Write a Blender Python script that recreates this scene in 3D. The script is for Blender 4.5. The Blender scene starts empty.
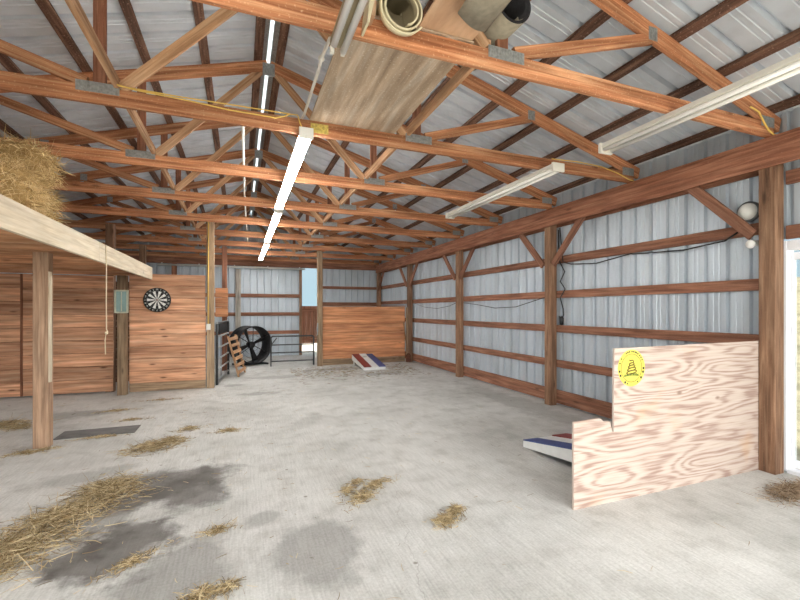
import bpy, bmesh, math, random
from mathutils import Vector, Matrix
random.seed(7)
R = math.radians
scene = bpy.context.scene
COL = scene.collection
V = Vector

# ---------------------------------------------------------------- materials
def newmat(name):
    m = bpy.data.materials.new(name); m.use_nodes = True
    nt = m.node_tree; b = nt.nodes['Principled BSDF']
    return m, nt, b
def N(nt, t, **kw):
    n = nt.nodes.new(t)
    for k, v in kw.items():
        if k in n.inputs.keys() if isinstance(k, str) else False: n.inputs[k].default_value = v
        else: setattr(n, k, v)
    return n
def L(nt, a, b): nt.links.new(a, b)
def ramp(nt, stops):
    r = nt.nodes.new('ShaderNodeValToRGB')
    e = r.color_ramp.elements
    while len(e) < len(stops): e.new(0.5)
    for k, (p, c) in enumerate(stops):
        e[k].position = p; e[k].color = (c[0], c[1], c[2], 1)
    return r
def srgb(r, g, b):
    f = lambda c: (c/255/12.92 if c/255 <= .04045 else ((c/255+.055)/1.055)**2.4)
    return (f(r), f(g), f(b))
def mixc(nt, fac, a, b, mode='MIX'):
    m = nt.nodes.new('ShaderNodeMix'); m.data_type = 'RGBA'; m.blend_type = mode
    for s, v in ((m.inputs[0], fac), (m.inputs[6], a), (m.inputs[7], b)):
        if hasattr(v, 'links'): L(nt, v, s)
        elif isinstance(v, (int, float)): s.default_value = v
        else: s.default_value = (v[0], v[1], v[2], 1)
    return m.outputs[2]
def math_(nt, op, a, b=None):
    m = nt.nodes.new('ShaderNodeMath'); m.operation = op
    for i, v in ((0, a), (1, b)):
        if v is None: continue
        if hasattr(v, 'links'): L(nt, v, m.inputs[i])
        else: m.inputs[i].default_value = v
    return m.outputs[0]
def bump(nt, bsdf, h, s=.3, d=.01):
    b = nt.nodes.new('ShaderNodeBump'); b.inputs['Strength'].default_value = s; b.inputs['Distance'].default_value = d
    L(nt, h, b.inputs['Height']); L(nt, b.outputs[0], bsdf.inputs['Normal'])

def wood(name, dark, base, light, grain=26., along=1.3, rough=.8, var=.35, knots=.6, blotch=.35, spots=0., tone=.2):
    """sawn timber: grain runs along UV u (metres)"""
    m, nt, b = newmat(name)
    uv = nt.nodes.new('ShaderNodeUVMap').outputs[0]
    mp = N(nt, 'ShaderNodeMapping'); L(nt, uv, mp.inputs[0]); mp.inputs['Scale'].default_value = (along, grain, 1)
    n1 = N(nt, 'ShaderNodeTexNoise'); L(nt, mp.outputs[0], n1.inputs['Vector'])
    n1.inputs['Scale'].default_value = 1.; n1.inputs['Detail'].default_value = 6; n1.inputs['Roughness'].default_value = .65; n1.inputs['Distortion'].default_value = .6
    r1 = ramp(nt, [(.28, dark), (.5, base), (.72, light)]); L(nt, n1.outputs[0], r1.inputs[0])
    mp2 = N(nt, 'ShaderNodeMapping'); L(nt, uv, mp2.inputs[0]); mp2.inputs['Scale'].default_value = (1.1, 9, 1)
    n2 = N(nt, 'ShaderNodeTexNoise'); L(nt, mp2.outputs[0], n2.inputs['Vector']); n2.inputs['Scale'].default_value = 1.5; n2.inputs['Detail'].default_value = 4
    r2 = ramp(nt, [(.35, (1-blotch,)*3), (.6, (1, 1, 1)), (.75, (1+blotch*.4,)*3)]); L(nt, n2.outputs[0], r2.inputs[0])
    c = mixc(nt, 1., r1.outputs[0], r2.outputs[0], 'MULTIPLY')
    if knots > 0:
        mp3 = N(nt, 'ShaderNodeMapping'); L(nt, uv, mp3.inputs[0]); mp3.inputs['Scale'].default_value = (2.2, 8, 1)
        vo = N(nt, 'ShaderNodeTexVoronoi'); L(nt, mp3.outputs[0], vo.inputs['Vector']); vo.inputs['Scale'].default_value = .8
        rk = ramp(nt, [(.05, (1, 1, 1)), (.14, (0, 0, 0))]); L(nt, vo.outputs['Distance'], rk.inputs[0])
        k = math_(nt, 'MULTIPLY', rk.outputs[0], knots)
        c = mixc(nt, k, c, tuple(x*.35 for x in dark))
    if spots > 0:
        n4 = N(nt, 'ShaderNodeTexNoise'); L(nt, uv, n4.inputs['Vector']); n4.inputs['Scale'].default_value = 55; n4.inputs['Detail'].default_value = 3
        r4 = ramp(nt, [(.6, (0, 0, 0)), (.72, (1, 1, 1))]); L(nt, n4.outputs[0], r4.inputs[0])
        c = mixc(nt, math_(nt, 'MULTIPLY', r4.outputs[0], spots), c, tuple(min(1, x*1.6+.12) for x in light))
    oi = nt.nodes.new('ShaderNodeObjectInfo')
    hs = nt.nodes.new('ShaderNodeHueSaturation')
    L(nt, c, hs.inputs['Color'])
    at = nt.nodes.new('ShaderNodeAttribute'); at.attribute_name = 'tone'
    v1 = math_(nt, 'ADD', math_(nt, 'MULTIPLY', oi.outputs['Random'], var), 1-var/2)
    v2 = math_(nt, 'ADD', math_(nt, 'MULTIPLY', at.outputs['Fac'], tone), 1-tone/2)
    L(nt, math_(nt, 'MULTIPLY', v1, v2), hs.inputs['Value'])
    L(nt, hs.outputs[0], b.inputs['Base Color'])
    b.inputs['Roughness'].default_value = rough; b.inputs['Specular IOR Level'].default_value = .25
    bump(nt, b, n1.outputs[0], .35, .004)
    return m

def plain(name, col, rough=.5, metal=0., noise=0., nscale=8., spec=.5, emit=None, estr=0.):
    m, nt, b = newmat(name)
    b.inputs['Roughness'].default_value = rough; b.inputs['Metallic'].default_value = metal; b.inputs['Specular IOR Level'].default_value = spec
    tc = nt.nodes.new('ShaderNodeTexCoord')
    n = N(nt, 'ShaderNodeTexNoise'); L(nt, tc.outputs['Object'], n.inputs['Vector']); n.inputs['Scale'].default_value = nscale; n.inputs['Detail'].default_value = 5
    lo = tuple(c*(1-noise) for c in col); hi = tuple(min(1, c*(1+noise*.6)) for c in col)
    r = ramp(nt, [(.3, lo), (.55, col), (.75, hi)]); L(nt, n.outputs[0], r.inputs[0]); L(nt, r.outputs[0], b.inputs['Base Color'])
    if emit:
        b.inputs['Emission Color'].default_value = (*emit, 1); b.inputs['Emission Strength'].default_value = estr
    return m

W_TRUSS = wood('truss_timber', srgb(130,76,50), srgb(184,125,88), srgb(216,170,130), spots=.25, blotch=.4, along=1.0, grain=34)
W_WEB   = wood('web_timber', srgb(146,102,70), srgb(196,152,114), srgb(224,190,156), spots=.1, blotch=.3)
W_RED   = wood('red_brown_timber', srgb(104,62,44), srgb(152,102,78), srgb(184,134,106), spots=.1)
W_PURL  = wood('purlin_timber', srgb(70,48,38), srgb(116,84,68), srgb(160,124,102), spots=.5, blotch=.5)
W_POST  = wood('post_timber', srgb(96,68,52), srgb(142,108,84), srgb(176,142,114), spots=.08)
W_TAN   = wood('tan_post_timber', srgb(124,100,80), srgb(164,134,110), srgb(192,164,138))
W_GREY  = wood('weathered_post_timber', srgb(110,92,74), srgb(154,130,104), srgb(184,160,130))
W_PALE  = wood('pale_new_timber', srgb(186,168,140), srgb(212,198,174), srgb(226,216,198), blotch=.15, knots=.5, var=.1)
W_PLANK = wood('stall_plank_timber', srgb(156,106,78), srgb(206,156,122), srgb(230,190,158), grain=16, along=.7, blotch=.35, knots=.9, var=.1, tone=.5)
W_ORNG  = wood('orange_plank_timber', srgb(162,104,72), srgb(202,142,102), srgb(220,168,128), grain=16, along=.7, blotch=.3, var=.1, tone=.5)
W_JOIST = wood('loft_joist_timber', srgb(148,104,76), srgb(194,146,110), srgb(218,176,140))
W_GIRT  = wood('girt_timber', srgb(108,68,50), srgb(150,104,82), srgb(182,136,112), spots=.12)
W_SHEET = wood('sheathing', srgb(146,124,102), srgb(184,162,138), srgb(208,194,176), grain=9, along=.8, blotch=.3, knots=0, spots=.3, var=.06)
W_HARD  = wood('hardboard', srgb(176,140,110), srgb(200,164,132), srgb(214,182,150), grain=5, along=2, blotch=.15, knots=0, var=.06)

def ply_mat():
    m, nt, b = newmat('fir_plywood')
    uv = nt.nodes.new('ShaderNodeUVMap').outputs[0]
    mp = N(nt, 'ShaderNodeMapping'); L(nt, uv, mp.inputs[0]); mp.inputs['Scale'].default_value = (.5, 3.1, 1)
    n1 = N(nt, 'ShaderNodeTexNoise'); L(nt, mp.outputs[0], n1.inputs['Vector']); n1.inputs['Scale'].default_value = 1.; n1.inputs['Detail'].default_value = 2.5; n1.inputs['Roughness'].default_value = .42
    s = math_(nt, 'SINE', math_(nt, 'MULTIPLY', n1.outputs[0], 120.))
    mp2 = N(nt, 'ShaderNodeMapping'); L(nt, uv, mp2.inputs[0]); mp2.inputs['Scale'].default_value = (3, 60, 1)
    n2 = N(nt, 'ShaderNodeTexNoise'); L(nt, mp2.outputs[0], n2.inputs['Vector']); n2.inputs['Scale'].default_value = 1; n2.inputs['Detail'].default_value = 4
    h = math_(nt, 'ADD', math_(nt, 'MULTIPLY', s, .17), math_(nt, 'MULTIPLY', n2.outputs[0], 1.))
    r = ramp(nt, [(.26, srgb(196,182,171)), (.5, srgb(187,170,158)), (.74, srgb(156,132,121))]); L(nt, h, r.inputs[0])
    n3 = N(nt, 'ShaderNodeTexNoise'); L(nt, uv, n3.inputs['Vector']); n3.inputs['Scale'].default_value = 2.2; n3.inputs['Detail'].default_value = 3
    r3 = ramp(nt, [(.6, (0, 0, 0)), (.78, (.55, .55, .55))]); L(nt, n3.outputs[0], r3.inputs[0])
    c = mixc(nt, r3.outputs[0], r.outputs[0], srgb(196,158,120))
    vo = N(nt, 'ShaderNodeTexVoronoi'); mp4 = N(nt, 'ShaderNodeMapping'); L(nt, uv, mp4.inputs[0]); mp4.inputs['Scale'].default_value = (1.5, 3.2, 1); L(nt, mp4.outputs[0], vo.inputs['Vector']); vo.inputs['Scale'].default_value = 1.
    rk = ramp(nt, [(.03, (.7, .7, .7)), (.07, (0, 0, 0))]); L(nt, vo.outputs['Distance'], rk.inputs[0])
    c = mixc(nt, rk.outputs[0], c, srgb(120,92,76))
    L(nt, c, b.inputs['Base Color']); b.inputs['Roughness'].default_value = .85; b.inputs['Specular IOR Level'].default_value = .2
    bump(nt, b, h, .15, .003)
    return m
PLY = ply_mat()

def steel_mat(name, col, dirt):
    m, nt, b = newmat(name)
    g = nt.nodes.new('ShaderNodeNewGeometry')
    n = N(nt, 'ShaderNodeTexNoise'); mp = N(nt, 'ShaderNodeMapping'); L(nt, g.outputs['Position'], mp.inputs[0]); mp.inputs['Scale'].default_value = (3, 3, .7)
    L(nt, mp.outputs[0], n.inputs['Vector']); n.inputs['Scale'].default_value = 1.2; n.inputs['Detail'].default_value = 6
    r = ramp(nt, [(.3, tuple(c*(1-dirt) for c in col)), (.55, col), (.8, tuple(min(1, c*1.08) for c in col))]); L(nt, n.outputs[0], r.inputs[0])
    L(nt, r.outputs[0], b.inputs['Base Color'])
    b.inputs['Roughness'].default_value = .42; b.inputs['Metallic'].default_value = .25; b.inputs['Specular IOR Level'].default_value = .4
    return m
STEEL_W = steel_mat('wall_steel', srgb(190,200,208), .2)
STEEL_R = steel_mat('roof_steel', srgb(206,213,220), .15)
PLATE = plain('galvanised_plate', srgb(158,160,158), .5, .5, .3, 40)
YPLATE = plain('yellow_flecked_plate', srgb(196,176,92), .6, .1, .45, 45)
WHITE = plain('white_enamel', srgb(226,226,220), .4, 0, .06, 6)
CREAMW = plain('aged_white_enamel', srgb(228,225,214), .45, 0, .1, 5)
TUBEOFF = plain('unlit_tube', srgb(246,245,240), .25, 0, .02, 4)
LAMP = plain('lit_tube', (1, 1, 1), .3, 0, 0, 4, .5, (1., .985, .96), 29.)
VINYLW = plain('white_door_vinyl', srgb(234,236,240), .35, 0, .03, 5)
BLACK = plain('black_metal', srgb(26,26,28), .5, .2, .3, 10)
BLKPL = plain('black_plastic', srgb(20,20,22), .45, 0, .2, 12)
GREYM = plain('grey_metal', srgb(120,124,126), .45, .5, .25, 14)
GATEM = plain('galvanised_gate', srgb(172,176,178), .4, .4, .2, 14)
DKGATE = plain('dark_gate', srgb(70,72,72), .5, .4, .3, 14)
YEL = plain('yellow_cable', srgb(226,190,96), .5, 0, .1, 20)
CORD = plain('cream_cord', srgb(226,210,178), .7, 0, .1, 40)
RED = plain('red_paint', srgb(128,44,44), .5, 0, .12, 9)
BLUE = plain('blue_paint', srgb(54,72,132), .5, 0, .1, 9)
WPAINT = plain('white_paint', srgb(222,224,222), .55, 0, .08, 9)
DBW = plain('dart_white', srgb(226,228,222), .8, 0, .1, 60)
DBB = plain('dart_black', srgb(22,24,24), .8, 0, .2, 60)
CREAM = plain('cream_vinyl', srgb(216,206,172), .5, 0, .12, 6)
VGREY = plain('vinyl_back', srgb(150,138,110), .7, 0, .2, 8)
CARPB = plain('carpet_backing', srgb(150,142,124), .9, 0, .2, 25)
CARPD = plain('charcoal_carpet', srgb(34,33,36), 1., 0, .4, 60)
TEAL = plain('teal_glass', srgb(122,152,148), .25, 0, .12, 9)
FRAMEG = plain('pale_box_frame', srgb(176,180,160), .5, 0, .15, 20)
PATCH = plain('grey_patch', srgb(112,110,108), .9, 0, .3, 7)
SY = plain('sticker_yellow', srgb(206,196,84), .5, 0, .04, 20)
SO = plain('sticker_olive', srgb(104,88,26), .6, 0, .1, 20)
SG = plain('sticker_green', srgb(70,112,52), .6, 0, .1, 20)
SD = plain('sticker_dark', srgb(40,38,26), .6, 0, .1, 20)
BOARDW = wood('whitish_board', srgb(140,134,124), srgb(176,170,160), srgb(200,196,188), knots=.2)
STICK = wood('handle_timber', srgb(120,90,62), srgb(164,132,98), srgb(190,160,124), knots=0)
RUST = plain('rusty_iron', srgb(96,58,40), .8, .3, .4, 20)

def straw_mat(name, a, b_, c):
    m, nt, b = newmat(name)
    uv = nt.nodes.new('ShaderNodeUVMap').outputs[0]
    sx = nt.nodes.new('ShaderNodeSeparateXYZ'); L(nt, uv, sx.inputs[0])
    r = ramp(nt, [(.0, a), (.45, b_), (1., c)]); L(nt, sx.outputs[0], r.inputs[0])
    L(nt, r.outputs[0], b.inputs['Base Color']); b.inputs['Roughness'].default_value = .8; b.inputs['Specular IOR Level'].default_value = .2
    return m
STRAW = straw_mat('floor_straw', srgb(92,78,54), srgb(164,142,104), srgb(214,198,162))
HAYM = straw_mat('bale_hay', srgb(156,128,82), srgb(216,186,132), srgb(240,220,174))
DRYG = straw_mat('dry_grass', srgb(96,78,60), srgb(150,128,104), srgb(190,172,148))

def floor_mat():
    m, nt, b = newmat('broomed_concrete')
    g = nt.nodes.new('ShaderNodeNewGeometry').outputs['Position']
    def noise(scale, detail, sc=(1, 1, 1), rough=.55):
        mp = N(nt, 'ShaderNodeMapping'); L(nt, g, mp.inputs[0]); mp.inputs['Scale'].default_value = sc
        n = N(nt, 'ShaderNodeTexNoise'); L(nt, mp.outputs[0], n.inputs['Vector']); n.inputs['Scale'].default_value = scale; n.inputs['Detail'].default_value = detail; n.inputs['Roughness'].default_value = rough
        return n.outputs[0]
    big = noise(.8, 5); mid = noise(4., 6); fine = noise(60., 4); broom = noise(1., 4, (70, 4, 1))
    r = ramp(nt, [(.25, srgb(178,178,174)), (.5, srgb(202,202,199)), (.75, srgb(216,216,213))]); L(nt, big, r.inputs[0])
    r2 = ramp(nt, [(.3, (.80, .795, .78)), (.5, (.98, .98, .975)), (.75, (1.06, 1.06, 1.06))]); L(nt, mid, r2.inputs[0])
    c = mixc(nt, 1., r.outputs[0], r2.outputs[0], 'MULTIPLY')
    r3 = ramp(nt, [(.3, (.80, .80, .79)), (.6, (1.05, 1.05, 1.05))]); L(nt, broom, r3.inputs[0])
    c = mixc(nt, .7, c, r3.outputs[0], 'MULTIPLY')
    r4 = ramp(nt, [(.3, (.8, .8, .79)), (.6, (1.05, 1.05, 1.05))]); L(nt, fine, r4.inputs[0])
    c = mixc(nt, .7, c, r4.outputs[0], 'MULTIPLY')
    # damp and soiled patches with a shape of their own
    sep = nt.nodes.new('ShaderNodeSeparateXYZ'); L(nt, g, sep.inputs[0])
    wob = noise(2.6, 9, (1, 1, 1), .66); wob2 = noise(2.4, 4, (1, 1, 1), .6)
    def ell(cx, cy, rx, ry, ang, amp=.8):
        ca, sa = math.cos(R(ang)), math.sin(R(ang))
        dx = math_(nt, 'SUBTRACT', sep.outputs[0], cx); dy = math_(nt, 'SUBTRACT', sep.outputs[1], cy)
        u = math_(nt, 'ADD', math_(nt, 'MULTIPLY', dx, ca/rx), math_(nt, 'MULTIPLY', dy, sa/rx))
        w = math_(nt, 'ADD', math_(nt, 'MULTIPLY', dx, -sa/ry), math_(nt, 'MULTIPLY', dy, ca/ry))
        d = math_(nt, 'SQRT', math_(nt, 'ADD', math_(nt, 'MULTIPLY', u, u), math_(nt, 'MULTIPLY', w, w)))
        d = math_(nt, 'ADD', d, math_(nt, 'MULTIPLY', math_(nt, 'SUBTRACT', wob, .5), amp*2.6))
        rr = ramp(nt, [(.62, (1, 1, 1)), (1., (0, 0, 0))]); L(nt, d, rr.inputs[0]); return rr.outputs[0]
    for (cx, cy, rx, ry, an, st) in STAINS:
        k = ell(cx, cy, rx, ry, an)
        k = math_(nt, 'MULTIPLY', k, math_(nt, 'MULTIPLY', math_(nt, 'ADD', mid, .45), st))
        c = mixc(nt, k, c, srgb(92,88,84))
    # hairline crack
    cr = math_(nt, 'ABSOLUTE', math_(nt, 'SUBTRACT', math_(nt, 'ADD', sep.outputs[0], math_(nt, 'MULTIPLY', wob2, .28)), math_(nt, 'ADD', math_(nt, 'MULTIPLY', sep.outputs[1], .23), .62)))
    rc = ramp(nt, [(.0015, (1, 1, 1)), (.004, (0, 0, 0))]); L(nt, cr, rc.inputs[0])
    lim = math_(nt, 'LESS_THAN', sep.outputs[1], 3.4)
    c = mixc(nt, math_(nt, 'MULTIPLY', math_(nt, 'MULTIPLY', rc.outputs[0], lim), .45), c, srgb(120,116,110))
    # small dark specks
    vo = N(nt, 'ShaderNodeTexVoronoi'); L(nt, g, vo.inputs['Vector']); vo.inputs['Scale'].default_value = 2.6
    rv = ramp(nt, [(.03, (1, 1, 1)), (.05, (0, 0, 0))]); L(nt, vo.outputs['Distance'], rv.inputs[0])
    c = mixc(nt, math_(nt, 'MULTIPLY', rv.outputs[0], .6), c, srgb(96,84,70))
    L(nt, c, b.inputs['Base Color']); b.inputs['Roughness'].default_value = .85; b.inputs['Specular IOR Level'].default_value = .25
    h = math_(nt, 'ADD', math_(nt, 'MULTIPLY', broom, .8), math_(nt, 'MULTIPLY', fine, .5))
    bump(nt, b, h, .35, .006)
    return m
STAINS = [(-.75, 4.25, .8, .45, 25, .8), (-.42, 4.05, .38, .5, 10, .75), (-.78, 3.25, .45, .42, 20, .9), (-.35, 2.75, .35, .5, 0, .45),
          (.47, 2.75, .34, .42, 0, .42), (.16, 3.3, .16, .14, 0, .35), (-1.0, 3.8, .3, .4, 0, .5), (-1.45, 4.75, .5, .2, 20, .35),
          (.3, 8.3, .45, .2, 0, .4), (.9, 10.2, .8, .3, 0, .35), (2.4, 11.0, 1.1, .35, 0, .5), (-.1, 9.4, .3, .2, 0, .4), (3.4, 9.8, .7, .25, 0, .35),
          (-2.3, 7.6, .6, .3, 0, .4), (.9, 6.0, .5, .2, 60, .2), (4.4, 6.0, .35, 2.2, 0, .3)]
FLOOR = floor_mat()

def ground_mat():
    m, nt, b = newmat('gravel_and_dry_grass')
    g = nt.nodes.new('ShaderNodeNewGeometry').outputs['Position']
    n = N(nt, 'ShaderNodeTexNoise'); L(nt, g, n.inputs['Vector']); n.inputs['Scale'].default_value = 9; n.inputs['Detail'].default_value = 6
    r = ramp(nt, [(.3, srgb(150,142,128)), (.6, srgb(206,200,188))]); L(nt, n.outputs[0], r.inputs[0])
    n2 = N(nt, 'ShaderNodeTexNoise'); L(nt, g, n2.inputs['Vector']); n2.inputs['Scale'].default_value = 3; n2.inputs['Detail'].default_value = 7
    r2 = ramp(nt, [(.3, srgb(74,72,54)), (.6, srgb(124,116,94))]); L(nt, n2.outputs[0], r2.inputs[0])
    sep = nt.nodes.new('ShaderNodeSeparateXYZ'); L(nt, g, sep.inputs[0])
    k = ramp(nt, [(.0, (0, 0, 0)), (.3, (1, 1, 1))]); L(nt, math_(nt, 'MULTIPLY', math_(nt, 'SUBTRACT', sep.outputs[0], 5.6), .5), k.inputs[0])
    L(nt, mixc(nt, k.outputs[0], r.outputs[0], r2.outputs[0]), b.inputs['Base Color']); b.inputs['Roughness'].default_value = .95
    return m
GROUND = ground_mat()

def glass_mat():
    m, nt, b = newmat('clear_pane')
    out = nt.nodes['Material Output']
    t = nt.nodes.new('ShaderNodeBsdfTransparent'); t.inputs[0].default_value = (.95, .97, .97, 1)
    gl = nt.nodes.new('ShaderNodeBsdfGlossy'); gl.inputs['Roughness'].default_value = .02
    fr = nt.nodes.new('ShaderNodeFresnel'); mx = nt.nodes.new('ShaderNodeMixShader')
    L(nt, fr.outputs[0], mx.inputs[0]); L(nt, t.outputs[0], mx.inputs[1]); L(nt, gl.outputs[0], mx.inputs[2]); L(nt, mx.outputs[0], out.inputs[0])
    return m
GLASS = glass_mat()

def milky_mat():
    m, nt, b = newmat('milky_ridge_panel')
    out = nt.nodes['Material Output']
    t = nt.nodes.new('ShaderNodeBsdfTranslucent'); t.inputs[0].default_value = (.8, .84, .86, 1)
    mx = nt.nodes.new('ShaderNodeMixShader'); mx.inputs[0].default_value = .6; b.inputs['Base Color'].default_value = (.8, .82, .82, 1); b.inputs['Roughness'].default_value = .5
    L(nt, b.outputs[0], mx.inputs[1]); L(nt, t.outputs[0], mx.inputs[2]); L(nt, mx.outputs[0], out.inputs[0])
    return m
RIDGE = milky_mat()
# ---------------------------------------------------------------- mesh builder
class MB:
    def __init__(s): s.v = []; s.f = []; s.uv = []; s.mi = []; s.sm = []; s.tn = []; s.cur = .5
    def face(s, idx, uvs=None, mi=0, sm=False):
        s.f.append(idx); s.uv.append(uvs or [(0, 0)]*len(idx)); s.mi.append(mi); s.sm.append(sm); s.tn.append(s.cur)
    def board(s, p0, p1, w, t, wdir=(0, 0, 1), mi=0, ch=.003):
        """timber from p0 to p1; w along wdir, t across; chamfered arrises; grain along u"""
        p0, p1 = V(p0), V(p1); d = (p1-p0); ln = d.length; d.normalize()
        a = V(wdir); a = (a-d*a.dot(d)).normalized(); c = d.cross(a)
        ch = min(ch, w*.2, t*.2); hw, ht = w/2, t/2
        prof = [(-hw+ch, -ht), (hw-ch, -ht), (hw, -ht+ch), (hw, ht-ch), (hw-ch, ht), (-hw+ch, ht), (-hw, ht-ch), (-hw, -ht+ch)]
        b = len(s.v); uo, vo = random.uniform(0, 40), random.uniform(0, 40); s.cur = random.random()
        for p in (p0, p1):
            for (x, y) in prof: s.v.append(tuple(p+a*x+c*y))
        acc = [0]
        for i in range(8):
            q, r = prof[i], prof[(i+1) % 8]; acc.append(acc[-1]+math.hypot(q[0]-r[0], q[1]-r[1]))
        for i in range(8):
            j = (i+1) % 8
            s.face((b+i, b+j, b+8+j, b+8+i), [(uo, vo+acc[i]), (uo, vo+acc[i+1]), (uo+ln, vo+acc[i+1]), (uo+ln, vo+acc[i])], mi)
        s.face(tuple(b+i for i in reversed(range(8))), [(uo+prof[i][0]*.3, vo+prof[i][1]) for i in reversed(range(8))], mi)
        s.face(tuple(b+8+i for i in range(8)), [(uo+prof[i][0]*.3, vo+prof[i][1]) for i in range(8)], mi)
    def box(s, lo, hi, mi=0, ch=.002):
        lo, hi = V(lo), V(hi); e = hi-lo; ax = max(range(3), key=lambda i: e[i]); o = [i for i in range(3) if i != ax]
        m = (lo+hi)/2; p0 = m.copy(); p1 = m.copy(); p0[ax] = lo[ax]; p1[ax] = hi[ax]
        wd = V((0, 0, 0)); wd[o[0]] = 1
        s.board(p0, p1, e[o[0]], e[o[1]], wd, mi, ch)
    def tube(s, pts, r, n=10, mi=0, cap=True):
        pts = [V(p) for p in pts]; rs = r if isinstance(r, (list, tuple)) else [r]*len(pts)
        b = len(s.v); up = None; ln = 0; uo = random.uniform(0, 30)
        for i, p in enumerate(pts):
            d = ((pts[min(i+1, len(pts)-1)]-p).normalized()+(p-pts[max(i-1, 0)]).normalized())
            d = d.normalized() if d.length > 1e-6 else V((0, 0, 1))
            if up is None:
                up = V((0, 0, 1)) if abs(d.z) < .9 else V((1, 0, 0))
            up = (up-d*up.dot(d)).normalized(); c = d.cross(up)
            for k in range(n):
                a = 2*math.pi*k/n; s.v.append(tuple(p+(up*math.cos(a)+c*math.sin(a))*rs[i]))
        for i in range(len(pts)-1):
            l2 = ln+(pts[i+1]-pts[i]).length
            for k in range(n):
                j = (k+1) % n
                s.face((b+i*n+k, b+i*n+j, b+(i+1)*n+j, b+(i+1)*n+k), [(uo+ln, k/n*6*rs[i]), (uo+ln, (k+1)/n*6*rs[i]), (uo+l2, (k+1)/n*6*rs[i]), (uo+l2, k/n*6*rs[i])], mi, True)
            ln = l2
        if cap:
            s.face(tuple(b+k for k in reversed(range(n))), None, mi); s.face(tuple(b+(len(pts)-1)*n+k for k in range(n)), None, mi)
    def lathe(s, prof, M=None, n=32, mi=0, sm=True):
        """prof of (r, z) turned about local z, then M"""
        M = M or Matrix.Identity(4); b = len(s.v)
        for (r, z) in prof:
            for k in range(n):
                a = 2*math.pi*k/n; s.v.append(tuple(M @ V((r*math.cos(a), r*math.sin(a), z))))
        for i in range(len(prof)-1):
            for k in range(n):
                j = (k+1) % n; s.face((b+i*n+k, b+i*n+j, b+(i+1)*n+j, b+(i+1)*n+k), None, mi, sm)
    def prism(s, poly, axis, a0, a1, mi=0):
        """polygon in the plane across AXIS, extruded a0..a1"""
        o = [i for i in range(3) if i != axis]; b = len(s.v); n = len(poly); uo = random.uniform(0, 9)
        for a in (a0, a1):
            for (x, y) in poly:
                p = [0, 0, 0]; p[axis] = a; p[o[0]] = x; p[o[1]] = y; s.v.append(tuple(p))
        s.face(tuple(b+i for i in range(n)), [(uo+p[0], p[1]) for p in poly], mi); s.face(tuple(b+n+i for i in reversed(range(n))), [(uo+p[0], p[1]) for p in reversed(poly)], mi)
        for i in range(n):
            j = (i+1) % n; s.face((b+i, b+n+i, b+n+j, b+j), [(uo+poly[i][0], 0), (uo+poly[i][0], .02), (uo+poly[j][0], .02), (uo+poly[j][0], 0)], mi)
    def blade(s, p, d, ln, w, bend, mi=0, tone=None):
        """one straw: a thin two-segment folded strip"""
        p = V(p); d = V(d).normalized(); side = d.cross(V((0, 0, 1)))
        side = side.normalized() if side.length > .05 else V((1, 0, 0))
        side = (Matrix.Rotation(random.uniform(0, 3.14), 3, d) @ side)*w/2
        q = p+d*ln*.5; d2 = (d+V(bend)).normalized(); e = q+d2*ln*.5
        b = len(s.v); s.v += [tuple(p-side), tuple(p+side), tuple(q+side), tuple(q-side), tuple(e+side*.6), tuple(e-side*.6)]
        t = random.random() if tone is None else tone; u = [(t, 0)]*4
        s.face((b, b+1, b+2, b+3), u, mi); s.face((b+3, b+2, b+4, b+5), u, mi)
    def build(s, name, mats, parent=None, loc=None, fixn=True):
        me = bpy.data.meshes.new(name); me.from_pydata(s.v, [], s.f)
        ul = me.uv_layers.new(name='UVMap')
        flat = [c for f in s.uv for uv in f for c in uv]; ul.data.foreach_set('uv', flat)
        me.polygons.foreach_set('material_index', s.mi); me.polygons.foreach_set('use_smooth', s.sm)
        for m in (mats if isinstance(mats, (list, tuple)) else [mats]): me.materials.append(m)
        at = me.attributes.new('tone', 'FLOAT', 'FACE'); at.data.foreach_set('value', s.tn)
        if fixn:
            bm = bmesh.new(); bm.from_mesh(me); bmesh.ops.recalc_face_normals(bm, faces=bm.faces); bm.to_mesh(me); bm.free()
        me.update()
        o = bpy.data.objects.new(name, me); COL.objects.link(o)
        if parent: o.parent = parent
        if loc is not None: o.location = loc
        return o

def tag(o, label, cat, group=None, kind=None):
    o['label'] = label; o['category'] = cat
    if group: o['group'] = group
    if kind: o['kind'] = kind
    return o
def thing(name, label, cat, loc=(0, 0, 0), rz=0., group=None):
    o = bpy.data.objects.new(name, None); COL.objects.link(o); o.location = loc; o.rotation_euler.z = R(rz)
    o.empty_display_size = .1
    return tag(o, label, cat, group)
def struct(name, mb, mats, label=None, cat=None, fixn=True):
    o = mb.build(name, mats, fixn=fixn); o['kind'] = 'structure'
    if label: o['label'] = label
    if cat: o['category'] = cat
    return o
def dup(root, loc, label=None, rz=None):
    c = root.copy(); COL.objects.link(c); c.location = loc
    if rz is not None: c.rotation_euler.z = R(rz)
    if label: c['label'] = label
    for ch in list(root.children):
        d = ch.copy(); COL.objects.link(d); d.parent = c
        for g in list(ch.children):
            e = g.copy(); COL.objects.link(e); e.parent = d
    return c
def one(name, mb, mat, label, cat, group=None, kind=None):
    return tag(mb.build(name, mat), label, cat, group, kind)

# ---------------------------------------------------------------- layout (metres; y into the barn)
XC, XR, XL = .34, 4.97, -4.30        # ridge line, right steel wall, left steel wall
Y0, Y1 = -1.2, 14.97                 # open front, back wall
SL = .285                            # roof slope
def zroof(x): return 4.842-SL*abs(x-XC)     # underside of the roof steel
TY = [2.5+1.55*k for k in range(9)]

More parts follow.
